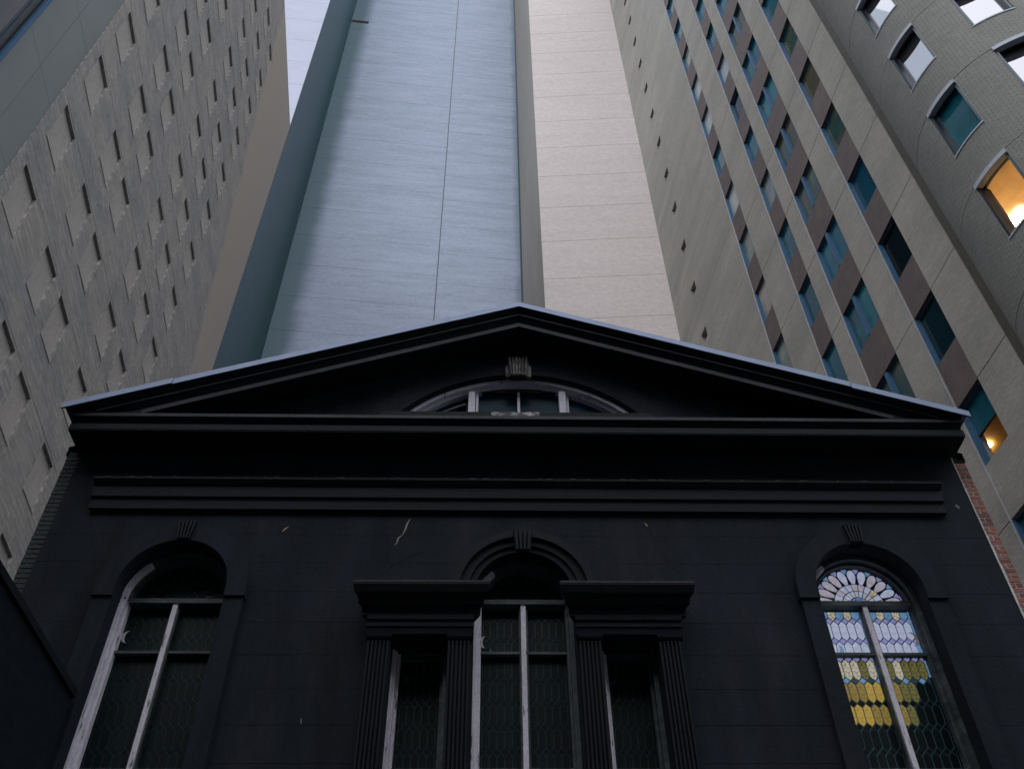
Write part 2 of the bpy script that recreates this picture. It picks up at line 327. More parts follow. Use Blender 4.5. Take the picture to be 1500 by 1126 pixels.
# ---------------------------------------------------------------- blue-grey slab tower behind
GP = 43.58; ga = R(84.6); gt = (math.sin(ga), math.cos(ga)); gn = (-math.cos(ga), math.sin(ga))
gx, gy = GP * gn[0], GP * gn[1]
GT = thing('concrete_tower', 'very tall blank blue-grey slab tower rising behind the middle of the church', 'building', (gx, gy, 0), math.atan2(gt[1], gt[0]))
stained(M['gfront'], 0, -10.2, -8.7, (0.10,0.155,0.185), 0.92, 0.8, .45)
stained(M['gfront'], 0, 6.3, 5.6, (0.15,0.21,0.26), 0.7, 0.9, .4)
XL, XS, XR, ZT = -11.14, -0.06, 6.42, 135.0
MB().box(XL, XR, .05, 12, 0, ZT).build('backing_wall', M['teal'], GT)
pitch = 3.72
def gpanels(xa, xb, zoff, y, split=None):
    z = zoff - math.floor(zoff / pitch) * pitch - pitch
    while z < ZT:
        a, b = max(z, 0), min(z + pitch, ZT)
        if xa < -5 and a < 101.3 < b + .01 or (xa < -5 and a < 100.9 < b):
            pass
        if b > a + .1:
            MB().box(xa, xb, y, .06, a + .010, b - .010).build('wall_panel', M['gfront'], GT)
        z += pitch
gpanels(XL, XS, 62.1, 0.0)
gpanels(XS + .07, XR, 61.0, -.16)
MB().box(XS + .005, XS + .065, -.02, .055, 0, ZT).build('seam_joint', M['metal_dark'], GT)
sl = MB().box(XL + .08, -9.33, -.012, .02, 100.82, 101.4).build('dark_louvre', M['recess_black'], GT)
MB().box(XR - .16, XR + .02, -.26, -.16, 0, ZT).build('corner_pipe', M['metal_dark'], GT)
# return wall (coplanar with the left tower's face) and pale wing in front of it
def add_far_left():
    # in left-tower frame: s from s_far to corner
    T2 = LT
    cor = 43.95
    rot = math.atan2(lt[1], lt[0])
    th = thing('slab_tower_wing', 'pale tower wing with glossy teal return wall beyond the brick tower far end', 'building', (-LD * ln[0], -LD * ln[1], 0), rot)
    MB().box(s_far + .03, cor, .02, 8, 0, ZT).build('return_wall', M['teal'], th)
    for j in range(int(ZT / pitch)):
        a = j * pitch + 1.3
        MB().box(s_far - .02, s_far + .015, 0.0, 4.2, a + .01, a + pitch - .01).build('wall_panel', M['gpale'], th)
        MB().box(s_far - .02, s_far + .015, 4.22, 12, a + .01, a + pitch - .01).build('wall_panel', M['gpale'], th)
add_far_left()

# ---------------------------------------------------------------- right tower: wall with window strips
RD = 14.5; ra = R(-6.7); rt = (math.sin(ra), math.cos(ra)); rn = (math.cos(ra), -math.sin(ra))
RT = thing('office_tower', 'tan brick office tower with four strips of windows and brown spandrels, along the right side', 'building',
           (RD * rn[0], RD * rn[1], 0), math.atan2(-rt[1], -rt[0]))
floors = [1.79, 2.05, 2.31, 2.57, 2.828, 3.084, 3.345, 3.603, 3.866, 4.130, 4.393, 4.658, 4.927, 5.192, 5.461, 5.724, 5.987, 6.256, 6.520, 6.787, 7.054, 7.32, 7.585, 7.85]
F = [kz(k, RD) for k in floors]; WH = .142 * RD
ZR = F[-1] + 4
sx = lambda s: -s * RD
piers = [(2.294, 1.681), (1.603, 1.470), (1.397, 1.331), (1.212, 1.123), (1.043, 0.942)]
strips = [(1.681, 1.603, 1), (1.470, 1.397, 2), (1.331, 1.212, 3), (1.123, 1.043, 4)]
for i, (a, b) in enumerate(piers):
    xa, xb = sx(a), sx(b)
    js = [0] + [f - (WH if i == 0 else 0) for f in F] + [ZR]
    for z0, z1 in zip(js[:-1], js[1:]):
        m_ = MB()
        if i == 0 and z0 > 3:
            # panel with a square opening
            c = z0 + WH ; ha = (sx(2.107), sx(2.055), c - .37, c + .37)
            xs_ = [xa, ha[0], ha[1], xb - .0]; zs_ = [z0 + .01, ha[2], ha[3], z1 - .01]
            if ha[3] < z1 - .05:
                grid_wall(m_, xs_, zs_, [ha], .35)
                m_.face([(xa,0,z1-.01),(xb,0,z1-.01),(xb,.03,z1-.01),(xa,.03,z1-.01)]); m_.face([(xa,0,z0+.01),(xb,0,z0+.01),(xb,.03,z0+.01),(xa,.03,z0+.01)])
                m_.face([(xb,0,z0+.01),(xb,.4,z0+.01),(xb,.4,z1-.01),(xb,0,z1-.01)])
                m_.build('pier_panel', M['rwall'], RT)
                MB().box(ha[0], ha[1], .30, .34, ha[2], ha[3]).build('small_vent', M['recess_black'], RT)
                continue
        m_.box(xa, xb, 0, .42, z0 + .014, z1 - .014).build('pier_panel', M['rwall'], RT)
MB().box(sx(.942) + .003, sx(.942) + .30, .02, .3, 0, ZR).build('corner_strip', M['corner'], RT)
mj = MB()
for i, (a, b) in enumerate(piers):
    xa, xb = sx(a), sx(b)
    if i == 0:
        mj.box(xa, sx(2.115), .03, .30, 0, ZR); mj.box(sx(2.048), xb - .01, .03, .30, 0, ZR)
    else: mj.box(xa + .01, xb - .01, .03, .38, 0, ZR)
mj.build('joint_backing', M['metal_dark'], RT)
MB().box(sx(2.294), sx(.945), 3.0, 10, 0, ZR).build('core_block', M['metal_dark'], RT)
def window(x0, x1, z0, z1, pane_m, parent, double=False, lit=False, yd=.17):
    fr = MB()
    fw_ = .045
    fr.box(x0, x0 + fw_, yd - .04, yd + .05, z0, z1); fr.box(x1 - fw_, x1, yd - .04, yd + .05, z0, z1)
    fr.box(x0 + fw_, x1 - fw_, yd - .04, yd + .05, z0, z0 + fw_); fr.box(x0 + fw_, x1 - fw_, yd - .04, yd + .05, z1 - fw_, z1)
    fr.box(x0 + .004, x0 + .03, .01, yd - .04, z0, z1 - .02)          # far jamb lining that faces the viewer
    fo = fr.build('window', M['metal_blue'], parent)
    xm = x0 + (x1 - x0) * .50
    if double:
        MB().box(xm - .07, xm + .07, yd - .15, yd + .04, z0 + fw_, z1 - fw_).build('mullion', M['metal_blue'], fo)
    if not lit:
        if double:
            MB().box(x0 + fw_, xm - .07, yd, yd + .02, z0 + fw_, z1 - fw_).build('pane', pane_m, fo)
            MB().box(xm + .07, x1 - fw_, yd, yd + .02, z0 + fw_, z1 - fw_).build('pane', pane_m, fo)
        else:
            MB().box(x0 + fw_, x1 - fw_, yd, yd + .02, z0 + fw_, z1 - fw_).build('pane', pane_m, fo)
    return fo
for a, b, n in strips:
    xa, xb = sx(a), sx(b)
    MB().box(xa - .03, xa - .004, -.03, .02, 0, ZR).build('edge_trim', M['metal_pale'], RT)
    for i, zt in enumerate(F):
        z0 = zt - WH
        lo = F[i - 1] if i else 0
        MB().box(xa, xb, .02 if not (n == 4 and i <= 4) else .003, .42, lo + .004, z0 - .004).build('spandrel_panel', M['spandrel'] if not (n == 4 and i <= 4) else M['rwall'], RT)
        r = random.Random(n * 100 + i)
        tab = {1: {5: 'pane_green', 6: 'pane_blind', 7: 'pane_mist', 8: 'pane_peach', 9: 'pane_mist', 10: 'pane_blind', 11: 'pane_teal'},
               2: {5: 'pane_dark', 6: 'pane_teal', 7: 'pane_sea', 8: 'pane_sea', 9: 'pane_mist', 10: 'pane_teal', 11: 'pane_dark', 12: 'pane_blind', 13: 'pane_sea'},
               3: {5: 'pane_green', 6: 'pane_sea', 7: 'pane_teal', 8: 'pane_green', 9: 'pane_olive', 10: 'pane_sea', 11: 'pane_teal', 12: 'pane_olive', 13: 'pane_teal'},
               4: {5: 'pane_dark', 6: 'pane_black', 7: 'pane_blue', 8: 'pane_green', 9: 'pane_olive', 10: 'pane_green', 11: 'pane_teal', 12: 'pane_sea'}}[n]
        pm_ = tab.get(i) or r.choice({1: ['pane_blind', 'pane_mist', 'pane_teal', 'pane_blind'], 2: ['pane_sea', 'pane_blind', 'pane_teal', 'pane_mist'],
               3: ['pane_teal', 'pane_sea', 'pane_green', 'pane_mist'], 4: ['pane_teal', 'pane_green', 'pane_sea']}[n])
        if n == 4 and i == 4:       # half lit
            fo = window(xa, xb, z0, zt, None, RT, lit=True)
            zm = (z0 + zt) / 2
            MB().box(xa + .045, xb - .045, .20, .26, zm - .02, zm + .02).build('transom', M['metal_dark'], fo)
            MB().box(xa + .045, xb - .045, .22, .24, zm + .02, zt - .045).build('pane', M['pane_teal'], fo)
            MB().box(xa + .045, xb - .045, .225, .235, z0 + .045, zm - .02).build('lit_pane', M['clear'], fo)
            rm = MB(); y0, y1 = .43, 3.0; X0, X1 = xa - 3.5, xb + .4
            rm.face([(X0,y1,z0-1),(X1,y1,z0-1),(X1,y1,zt),(X0,y1,zt)]); rm.face([(X0,y0,z0-1),(X0,y1,z0-1),(X0,y1,zt),(X0,y0,zt)])
            rm.face([(X1,y0,z0-1),(X1,y1,z0-1),(X1,y1,zt),(X1,y0,zt)]); rm.face([(X0,y0,zt),(X1,y0,zt),(X1,y1,zt),(X0,y1,zt)]); rm.face([(X0,y0,z0-1),(X1,y0,z0-1),(X1,y1,z0-1),(X0,y1,z0-1)])
            rm.build('lit_room', M['room2'], fo)
            MB().box(xa - 1.70, xa - 1.15, 1.20, 1.60, zt - .06, zt - .02).build('ceiling_light', M['lamp2'], fo)
            continue
        window(xa, xb, z0, zt, M[pm_], RT, double=(n == 3))
# roof-side: core must leave space for the lit room
# ---------------------------------------------------------------- tan slab tower
px, py = RD * rn[0] + 2.294 * RD * rt[0], RD * rn[1] + 2.294 * RD * rt[1]
ta = R(94.0); tt = (math.sin(ta), math.cos(ta)); tn = (-math.cos(ta), math.sin(ta))
tp = px * tn[0] + py * tn[1]
TT = thing('masonry_tower', 'pale pinkish-tan blank tower in horizontal bands, between the slab tower and the office tower', 'building', (tp * tn[0], tp * tn[1], 0), math.atan2(tt[1], tt[0]))
xr = px * tt[0] + py * tt[1]
ang = R(5.05); dx, dy = math.sin(ang), math.cos(ang); rr = tp / (dx * tn[0] + dy * tn[1]); xl = rr * dx * tt[0] + rr * dy * tt[1]
z = 1.6 + (2.789 - 1.6) * tp - 3.857 * 12; 
while z < ZT:
    if z + 3.857 > 0: MB().box(xl, xr + .05, 0, .08, max(z, 0) + .014, z + 3.857 - .014).build('wall_panel', M['tan'], TT)
    z += 3.857
MB().box(xl + .01, xr + .3, .03, .3, 0, ZT).build('backing_wall', M['tan_shaded'], TT)
# side wall runs back to the blue-grey slab
cx0, cy0 = rr * dx, rr * dy; e = (cx0 + math.sin(R(-5.65)) * 9.2, cy0 + math.cos(R(-5.65)) * 9.2)
def tl(p): q = (p[0] - tp * tn[0], p[1] - tp * tn[1]); return (q[0] * tt[0] + q[1] * tt[1], q[0] * tn[0] + q[1] * tn[1])
A, B = tl((cx0, cy0)), tl(e)
MB().face([(A[0], A[1] + .001, 0), (B[0], B[1], 0), (B[0], B[1], ZT), (A[0], A[1] + .001, ZT)]).face([(A[0]+.5, A[1] + .3, 0), (B[0]+.5, B[1], 0), (B[0]+.5, B[1], ZT), (A[0]+.5, A[1] + .3, ZT)]).face([(A[0], A[1], ZT), (B[0], B[1], ZT), (B[0]+.5, B[1], ZT), (A[0]+.5, A[1]+.3, ZT)]).build('side_wall', M['tan_shaded'], TT)

# ---------------------------------------------------------------- rounded corner tower
CX, CY, CR = 15.63, 13.55, 3.12
CT = thing('rounded_corner_tower', 'rounded brown-grey brick corner tower with deep-set windows, one glowing warm, at the right edge', 'building', (CX, CY, 0))
rings = [22.87 + 3.78 * j for j in range(-6, 14)]       # window heads / joints
wth = [(187.4, 209.0), (230.8, 252.0)]
H = 2.38
def P(th, r, z): return (r * math.cos(R(th)), r * math.sin(R(th)), z)
ths = sorted(set([float(a) for a in range(140, 271, 3)] + [270.0] + [x for w in wth for x in w]))
ZC = rings[-1] + 3
def curved(name, ta_, tb_, za, zb, r0, r1, m, parent, step=2.0, faces='all'):
    n = max(2, int(abs(tb_ - ta_) / step) + 1); th = [ta_ + (tb_ - ta_) * i / n for i in range(n + 1)]
    mb = MB()
    for i in range(n):
        a, b = th[i], th[i+1]
        mb.face([P(a,r1,za),P(b,r1,za),P(b,r1,zb),P(a,r1,zb)]); mb.face([P(a,r0,za),P(b,r0,za),P(b,r0,zb),P(a,r0,zb)])
        mb.face([P(a,r0,za),P(b,r0,za),P(b,r1,za),P(a,r1,za)]); mb.face([P(a,r0,zb),P(b,r0,zb),P(b,r1,zb),P(a,r1,zb)])
    for a in (th[0], th[-1]): mb.face([P(a,r0,za),P(a,r1,za),P(a,r1,zb),P(a,r0,zb)])
    return mb.build(name, m, parent)
jz = [0] + rings + [ZC]
for z0, z1 in zip(jz[:-1], jz[1:]):
    v = []; f = []; uvs = []
    def q(pts, uv):
        b = len(v); v.extend(pts); f.append(tuple(range(b, b + 4))); uvs.append(uv)
    a0, a1 = z0 + .012, z1 - .012
    hz0, hz1 = z1 - H, z1 - .012
    for i in range(len(ths) - 1):
        a, b = ths[i], ths[i+1]; mid = (a + b) / 2
        zz = [(a0, a1)]
        if any(x < mid < y for x, y in wth) and z0 > 1: zz = [(a0, hz0)]
        for c, d in zz:
            q([P(a,CR,c),P(b,CR,c),P(b,CR,d),P(a,CR,d)], [(R(a)*CR,c),(R(b)*CR,c),(R(b)*CR,d),(R(a)*CR,d)])
            for e_ in (c, d): q([P(a,CR,e_),P(b,CR,e_),P(b,CR-.35,e_),P(a,CR-.35,e_)], [(R(a)*CR,0)]*4)
    if z0 > 1:
        for x, y in wth:
            for e_ in (x, y): q([P(e_,CR,hz0),P(e_,CR-.35,hz0),P(e_,CR-.35,hz1),P(e_,CR,hz1)], [(0,hz0),(.35,hz0),(.35,hz1),(0,hz1)])
    me = bpy.data.meshes.new('wall_ring'); me.from_pydata(v, [], f); uvl = me.uv_layers.new(name='UVMap')
    for pi, poly in enumerate(me.polygons):
        for k_, li in enumerate(poly.loop_indices): uvl.data[li].uv = uvs[pi][k_]
    me.materials.append(M['cwall']); link('wall_ring', me, CT)
# inner backing (dark, seen only in joints) with openings at the windows
for z0, z1 in zip(jz[:-1], jz[1:]):
    if z0 < 1:
        curved('joint_backing', 140, 270, z0, z1, CR - .34, CR - .03, M['metal_dark'], CT, 6); continue
    curved('joint_backing', 140, wth[0][0], z1 - H, z1 + .0, CR - .34, CR - .03, M['metal_dark'], CT, 6)
    curved('joint_backing', wth[0][1], wth[1][0], z1 - H, z1, CR - .34, CR - .03, M['metal_dark'], CT, 6)
    curved('joint_backing', wth[1][1], 270, z1 - H, z1, CR - .34, CR - .03, M['metal_dark'], CT, 6)
    curved('joint_backing', 140, 270, z0, z1 - H - .03, CR - .34, CR - .03, M['metal_dark'], CT, 6)
lit_ring = 22.87
for j, zt in enumerate(rings):
    if j == 0: continue
    zb = zt - H
    for wi, (x, y) in enumerate(wth):
        fr = MB(); r1 = CR - .20; n = 6
        hood = curved('window_head', x, y, zt - .17, zt - .013, CR - .12, CR + .05, M['chood'], CT)
        fo = curved('window', x + .1, y - .1, zb + .002, zb + .06, CR - .33, CR + .025, M['chood'], CT)
        for th_ in (x + .25, y - .25):
            s_ = 1 if th_ < (x + y) / 2 else -1
            mb = MB(); a, b = th_, th_ + s_ * 1.1
            mb.face([P(a,CR-.02,zb+.06),P(b,CR-.02,zb+.06),P(b,CR-.02,zt-.17),P(a,CR-.02,zt-.17)]); mb.face([P(b,CR-.02,zb+.06),P(b,CR-.33,zb+.06),P(b,CR-.33,zt-.17),P(b,CR-.02,zt-.17)])
            mb.build('jamb', M['metal_dark'], fo)
        a, b = x + 1.6, y - 1.6; rp = CR - .23
        p0, p1 = Vector(P(a, rp, 0)), Vector(P(b, rp, 0)); nrm = Vector(((p0 + p1).x, (p0 + p1).y, 0)).normalized()
        lit = abs(zt - lit_ring) < .1 and wi == 0
        th_k = nrm * .015
        mb = MB()
        q0, q1 = p0 - th_k, p1 - th_k
        za, zb2 = zb + .06, zt - .02
        for A_, B_ in ((p0, p1),):
            mb.face([(A_.x,A_.y,za),(B_.x,B_.y,za),(B_.x,B_.y,zb2),(A_.x,A_.y,zb2)])
        mb.build('pane', M['clear'] if lit else M['pane_teal'] if (wi == 0 and abs(zt - 26.65) < .2) else M['mirror'], fo)  # one teal pane: the reflected building is put into the glass colour
        if lit:
            d = nrm; tx = (p1 - p0).normalized(); zc = zt + .12
            def Q(u, v_, z_): pnt = (p0 + p1) / 2 + tx * u - d * v_; return (pnt.x, pnt.y, z_)
            zl = zb - .3
            plan = [(-.46, .03), (-1.25, .55), (-2.2, 4.0), (1.2, 4.0), (1.0, .55), (.46, .03)]
            rm = MB()
            for (ua, va), (ub, vb) in zip(plan[:-1], plan[1:]): rm.face([Q(ua,va,zl),Q(ub,vb,zl),Q(ub,vb,zc),Q(ua,va,zc)])
            rm.face([Q(u_,v_,zl) for u_, v_ in plan]); rm.build('lit_room', M['room'], fo)
            ct = MB()
            for iu in range(7):
                for iv in range(7):
                    u0, v0 = -2.1 + iu * .5, .06 + iv * .5
                    if u0 < -.46 - (.9 if v0 > .5 else .1) - .27 * v0 + .3 or u0 + .5 > .46 + (.7 if v0 > .5 else .1): continue
                    ct.face([Q(u0+.006,v0+.006,zc-.01),Q(u0+.494,v0+.006,zc-.01),Q(u0+.494,v0+.494,zc-.01),Q(u0+.006,v0+.494,zc-.01)])
            ct.build('ceiling_tiles', M['ceiling'], fo)
            MB().face([Q(u_,v_,zc) for u_, v_ in plan]).build('ceiling_grid', M['ceiling'], fo)
            lm = MB(); u0, u1, v0, v1 = -1.35, -.75, 1.40, 1.90
            lm.face([Q(u0,v0,zc-.03),Q(u1,v0,zc-.03),Q(u1,v1,zc-.03),Q(u0,v1,zc-.03)]).build('ceiling_light', M['lamp'], fo)
MB().box(0, 18, -CR, -CR + .4, 0, ZC).build('front_wall', M['rwall'], CT)

# ---------------------------------------------------------------- low dark building at the lower left
LB = thing('low_dark_building', 'unlit black side wall of a low building at the lower left corner', 'building', (-4.60, 9.86, 0))
MB().box(-8, 0, -9.3, .0, 0, 6.80).build('side_wall', M['black_trim'], LB)
MB().box(-8.0, .04, -9.34, .0, 6.805, 6.89).build('parapet_cap', M['black_trim'], LB)


# ---------------------------------------------------------------- the black painted church front
CXX = 0.42
CH = thing('painted_church', 'black painted classical church front with a gable pediment, arched windows and fluted pilasters', 'building', (CXX, 10.0, 0))
HW = 6.14          # stucco half width
slope = 0.368; ZA = 13.27
T = lambda x: ZA - slope * abs(x)
WX = 4.322; SPR = 8.318; WR = 0.675; WB = 4.2
CSP = 8.257; CRr = 0.61
def arch_o(cx, spr, r, bottom, n=32, g=0.0): return arch(cx, spr, r + g, bottom - g, n, hw=r + g)
def holes_for(g):
    return [arch_o(-WX, SPR, WR, WB, g=g), arch_o(WX, SPR, WR, WB, g=g), arch_o(0, CSP, CRr, WB, g=g),
            [(-1.57-g, WB-g), (-.905+g, WB-g), (-.905+g, 7.6+g), (-1.57-g, 7.6+g)], [(.905-g, WB-g), (1.57+g, WB-g), (1.57+g, 7.6+g), (.905-g, 7.6+g)]]
def lun(g=0.0, n=28, zb=11.2, R0=2.28, zc=9.895):
    r = R0 + g; a0 = math.asin((zb - zc) / r); return [(r * math.cos(a0 + (math.pi - 2*a0) * i / n), zc + r * math.sin(a0 + (math.pi - 2*a0) * i / n)) for i in range(n + 1)]
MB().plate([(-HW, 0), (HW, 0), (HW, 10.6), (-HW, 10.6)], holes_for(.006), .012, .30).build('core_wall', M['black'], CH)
# stucco courses, each a skin of its own with a scored joint between
base = MB().plate([(-HW, 0), (HW, 0), (HW, 10.6), (-HW, 10.6)], holes_for(0), 0, .28).mesh('tmp', M['black'])
jl = [0.0] + [9.161 + .4325 * k for k in range(-20, 1)] + [9.60, 10.6]
for a, b in zip(jl[:-1], jl[1:]):
    bm = bmesh.new(); bm.from_mesh(base)
    ga_ = .0022
    bmesh.ops.bisect_plane(bm, geom=bm.verts[:] + bm.edges[:] + bm.faces[:], plane_co=(0, 0, a + ga_), plane_no=(0, 0, -1), clear_outer=True)
    bmesh.ops.bisect_plane(bm, geom=bm.verts[:] + bm.edges[:] + bm.faces[:], plane_co=(0, 0, b - ga_), plane_no=(0, 0, 1), clear_outer=True)
    islands = []; left_ = set(bm.verts)
    while left_:
        st = [left_.pop()]; isl = set(st)
        while st:
            v0 = st.pop()
            for e in v0.link_edges:
                q_ = e.other_vert(v0)
                if q_ not in isl: isl.add(q_); st.append(q_); left_.discard(q_)
        islands.append(isl)
    for isl in islands:
        fs = {f_ for v0 in isl for f_ in v0.link_faces}; vl = list(isl); ix = {v0: i for i, v0 in enumerate(vl)}
        if not fs: continue
        me = bpy.data.meshes.new('stucco_course'); me.from_pydata([v0.co[:] for v0 in vl], [], [[ix[v0] for v0 in f_.verts] for f_ in fs])
        me.materials.append(M['black']); link('stucco_course', me, CH)
    bm.free()
# ragged chipped plaster edge and bricks at the two ends
def ragged(x, side, m):
    r = random.Random(3); pts = []; z = 0.0
    while z < 10.6: pts.append((x + side * (.012 + .014 * r.random() + .006 * math.sin(z * 1.7)), z)); z += .05 + .05 * r.random()
    pts.append((x + side * .02, 10.6))
    outer = [(x - side * .004, 0)] + pts + [(x - side * .004, 10.6)] if side > 0 else [(x - side * .004, 0)] + pts + [(x - side * .004, 10.6)]
    MB().plate(outer, [], -.004, .04).build('plaster_edge', m, CH)
ragged(HW, 1, M['lath'])
def bricks(xa, xb, side):
    r = random.Random(5 + side); nb = 0
    L_, Hh, J = .205, .0575, .0170; pt = Hh + J
    for i in range(int(10.55 / pt)):
        z = i * pt
        if z < 4.6: continue
        row = [(xa, xb)] if i % 2 == 0 else None
        w = xb - xa
        if row is None:
            c = .48 + r.uniform(-.06, .06); row = [(xa, xa + w * c - J/2), (xa + w * c + J/2, xb)]
        for a, b in row:
            d = r.uniform(-.002, .002); q = r.uniform(-.003, .003)
            o = MB().box(a + q, b + r.uniform(-.004, .002), .022 + d, .2, z + r.uniform(-.001,.001), z + Hh).build('brick', (M['brickA'] if r.random() < .72 else M['brickB']) if side > 0 else M['brickK'], CH)
            nb += 1
    return nb
bricks(6.155, 6.325, 1); bricks(-6.325, -6.15, -1)
MB().box(6.142, 6.318, .0275, .25, 0, int(10.55 / .0745) * .0745 - .012).build('mortar', M['mortar'], CH)
MB().box(-6.32, -6.142, .030, .25, 0, 10.6).build('mortar', M['mortarK'], CH)
DEP = 20.0
MB().box(-6.33, -6.05, .255, DEP, 0, 10.7).build('side_wall', M['brickK'], CH)
MB().box(6.05, 6.33, .255, DEP, 0, 10.7).build('side_wall', M['brickA'], CH)
mb = MB(); mb.face([(-6.3, DEP, 0), (6.3, DEP, 0), (6.3, DEP, T(6.3) - .25), (0, DEP, T(0) - .25), (-6.3, DEP, T(6.3) - .25)]).build('rear_wall', M['brickB'], CH)
for s in (-1, 1):
    mb = MB(); o_ = .16
    mb.face([(0, .1, T(0) - o_), (s * 6.4, .1, T(6.4) - o_), (s * 6.4, DEP + .2, T(6.4) - o_), (0, DEP + .2, T(0) - o_)])
    mb.face([(0, .1, T(0) - o_ - .15), (s * 6.4, .1, T(6.4) - o_ - .15), (s * 6.4, DEP + .2, T(6.4) - o_ - .15), (0, DEP + .2, T(0) - o_ - .15)])
    mb.face([(s * 6.4, .1, T(6.4) - o_), (s * 6.4, DEP + .2, T(6.4) - o_), (s * 6.4, DEP + .2, T(6.4) - o_ - .15), (s * 6.4, .1, T(6.4) - o_ - .15)])
    mb.build('roof', M['roofing'], CH)
# tympanum with the lunette opening
MB().plate([(-6.1, 10.62), (6.1, 10.62), (6.1, T(6.1) - .3), (0, T(0) - .3), (-6.1, T(6.1) - .3)], [lun()], 0, .28).build('pediment_wall', M['black'], CH)
# plain band round the lunette
o1, o2 = lun(.36, zb=10.95), lun(.02, zb=10.95)
MB().plate(o1 + o2[::-1], [], -.03, .01).build('lunette_surround', M['black'], CH)
# cornices: profile is (projection, z)
hp = [(0, 10.585), (.44, 10.58), (.445, 10.70), (.40, 10.708), (.405, 10.725), (.455, 10.79), (.485, 10.805), (.485, 10.87), (.10, 10.95), (0, 10.95)]
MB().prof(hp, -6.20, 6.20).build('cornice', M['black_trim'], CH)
MB().box(-6.20, 6.20, -.4875, -.484, 10.812, 10.866).build('cornice_fillet', M['fillet'], CH)
MB().box(-6.20, 6.20, -.4475, -.443, 10.60, 10.696).build('cornice_fascia', M['black_trim'], CH)
def rake(prof, s, name, m, xe=6.26, xs=0.0, clip=None):
    mb = MB(); n = len(prof)
    secs = [xs, xe]
    if clip is not None: secs = [xs] + [xs + (xe - xs) * k / 8 for k in range(1, 8)] + [xe]
    def sec(x): return [(s * x, -p, T(x) + z if clip is None or p == 0 else max(T(x) + z, clip)) for p, z in prof]
    ss = [sec(x) for x in secs]
    for a_, b_ in zip(ss[:-1], ss[1:]):
        for i in range(n): j = (i + 1) % n; mb.face([a_[i], b_[i], b_[j], a_[j]])
    mb.face(ss[-1]); mb.face(ss[0][::-1]); return mb.build(name, m, CH)
for s in (-1, 1):
    rake([(0, -.43), (.44, -.43), (.445, -.335), (.40, -.325), (.405, -.31), (.455, -.235), (.495, -.215), (.495, -.175), (.53, -.15), (.565, -.118), (.57, -.10), (.57, -.004), (0.0, -.004)], s, 'raking_cornice', M['black_trim'], xe=6.22, clip=10.874)
    rake([(.443, -.425), (.448, -.425), (.448, -.345), (.443, -.345)], s, 'cornice_fascia', M['fillet'], xe=5.30)
    rake([(.494, -.213), (.4975, -.213), (.4975, -.18), (.494, -.18)], s, 'cornice_fillet', M['fillet'], xe=5.90)
    # metal edge flashing in lapped lengths
    cuts = [0.0, 1.25, 2.5, 3.7, 4.78, 6.30] if s > 0 else [0.0, .95, 2.4, 3.6, 4.95, 6.33]
    for i, (a, b) in enumerate(zip(cuts[:-1], cuts[1:])):
        dz = (-.028 if s > 0 else .012) if i == 4 else .0015 * (i % 2)
        dp = .012 if i == 4 else .0015 * (i % 2)
        rake([(.571, -.098 + dz), (.586 + dp, -.098 + dz), (.586 + dp, .006 + dz), (.0, .02 + dz), (.0, .0 + dz), (.571, -.003 + dz)], s, 'flashing', M['flash'], xe=b + .012, xs=a)
# lower architrave of two fascias under a moulding
ap_ = [(0, 9.53), (.065, 9.53), (.065, 9.695), (.10, 9.71), (.10, 9.885), (.125, 9.90), (.17, 9.955), (.17, 9.99), (0, 10.01)]
MB().prof(ap_, -5.70, 5.70, m0=.25, m1=.25).build('architrave', M['black_trim'], CH)
r = random.Random(11); mb = MB(); x = -5.6
while x < 5.65:
    if r.random() < .55: l = r.uniform(.02, .10); mb.box(x, x + l, -.1735, -.1695, 9.974, 9.992)
    x += r.uniform(.08, .35)
mb.build('paint_chips', M['fillet'], CH, kind='stuff')
# window surrounds, keystones
def ring_path(cx, spr, ro, ri, zb, n=32):
    o = [(cx + ro * math.cos(math.pi * i / n), spr + ro * math.sin(math.pi * i / n)) for i in range(n + 1)]
    i_ = [(cx + ri * math.cos(math.pi * i / n), spr + ri * math.sin(math.pi * i / n)) for i in range(n + 1)]
    return [(cx + ro, zb)] + o + [(cx - ro, zb), (cx - ri, zb)] + i_[::-1] + [(cx + ri, zb)]
def keystone(cx, z0, z1, w0, w1, p, m, name='keystone', ribs=5, steps=False):
    mb = MB()
    def bar(a0, a1, b0, b1, pr, zz0=z0, zz1=z1):
        mb.face([(a0,-pr,zz0),(a1,-pr,zz0),(b1,-pr,zz1),(b0,-pr,zz1)])
        mb.face([(a0,-pr,zz0),(b0,-pr,zz1),(b0,0,zz1),(a0,0,zz0)]); mb.face([(a1,-pr,zz0),(b1,-pr,zz1),(b1,0,zz1),(a1,0,zz0)])
        mb.face([(a0,-pr,zz0),(a1,-pr,zz0),(a1,0,zz0),(a0,0,zz0)]); mb.face([(b0,-pr,zz1),(b1,-pr,zz1),(b1,0,zz1),(b0,0,zz1)])
    bar(cx - w0/2, cx + w0/2, cx - w1/2, cx + w1/2, p * .7)
    for i in range(ribs):
        f0, f1 = (i + .12) / ribs, (i + .72) / ribs
        bar(cx + w0 * (f0 - .5), cx + w0 * (f1 - .5), cx + w1 * (f0 - .5), cx + w1 * (f1 - .5), p)
    if steps:
        for s in (-1, 1):
            a = cx + s * w0 * .5; b = cx + s * w0 * .78
            bar(min(a,b), max(a,b), min(a,b) , max(a,b), p * .6, z0, z0 + (z1 - z0) * .62)
            a = cx + s * w0 * .5; b = cx + s * w0 * .64
            bar(min(a,b), max(a,b), min(a,b), max(a,b), p * .62, z0 + (z1 - z0) * .62, z0 + (z1 - z0) * .84)
    return mb.build(name, m, CH)
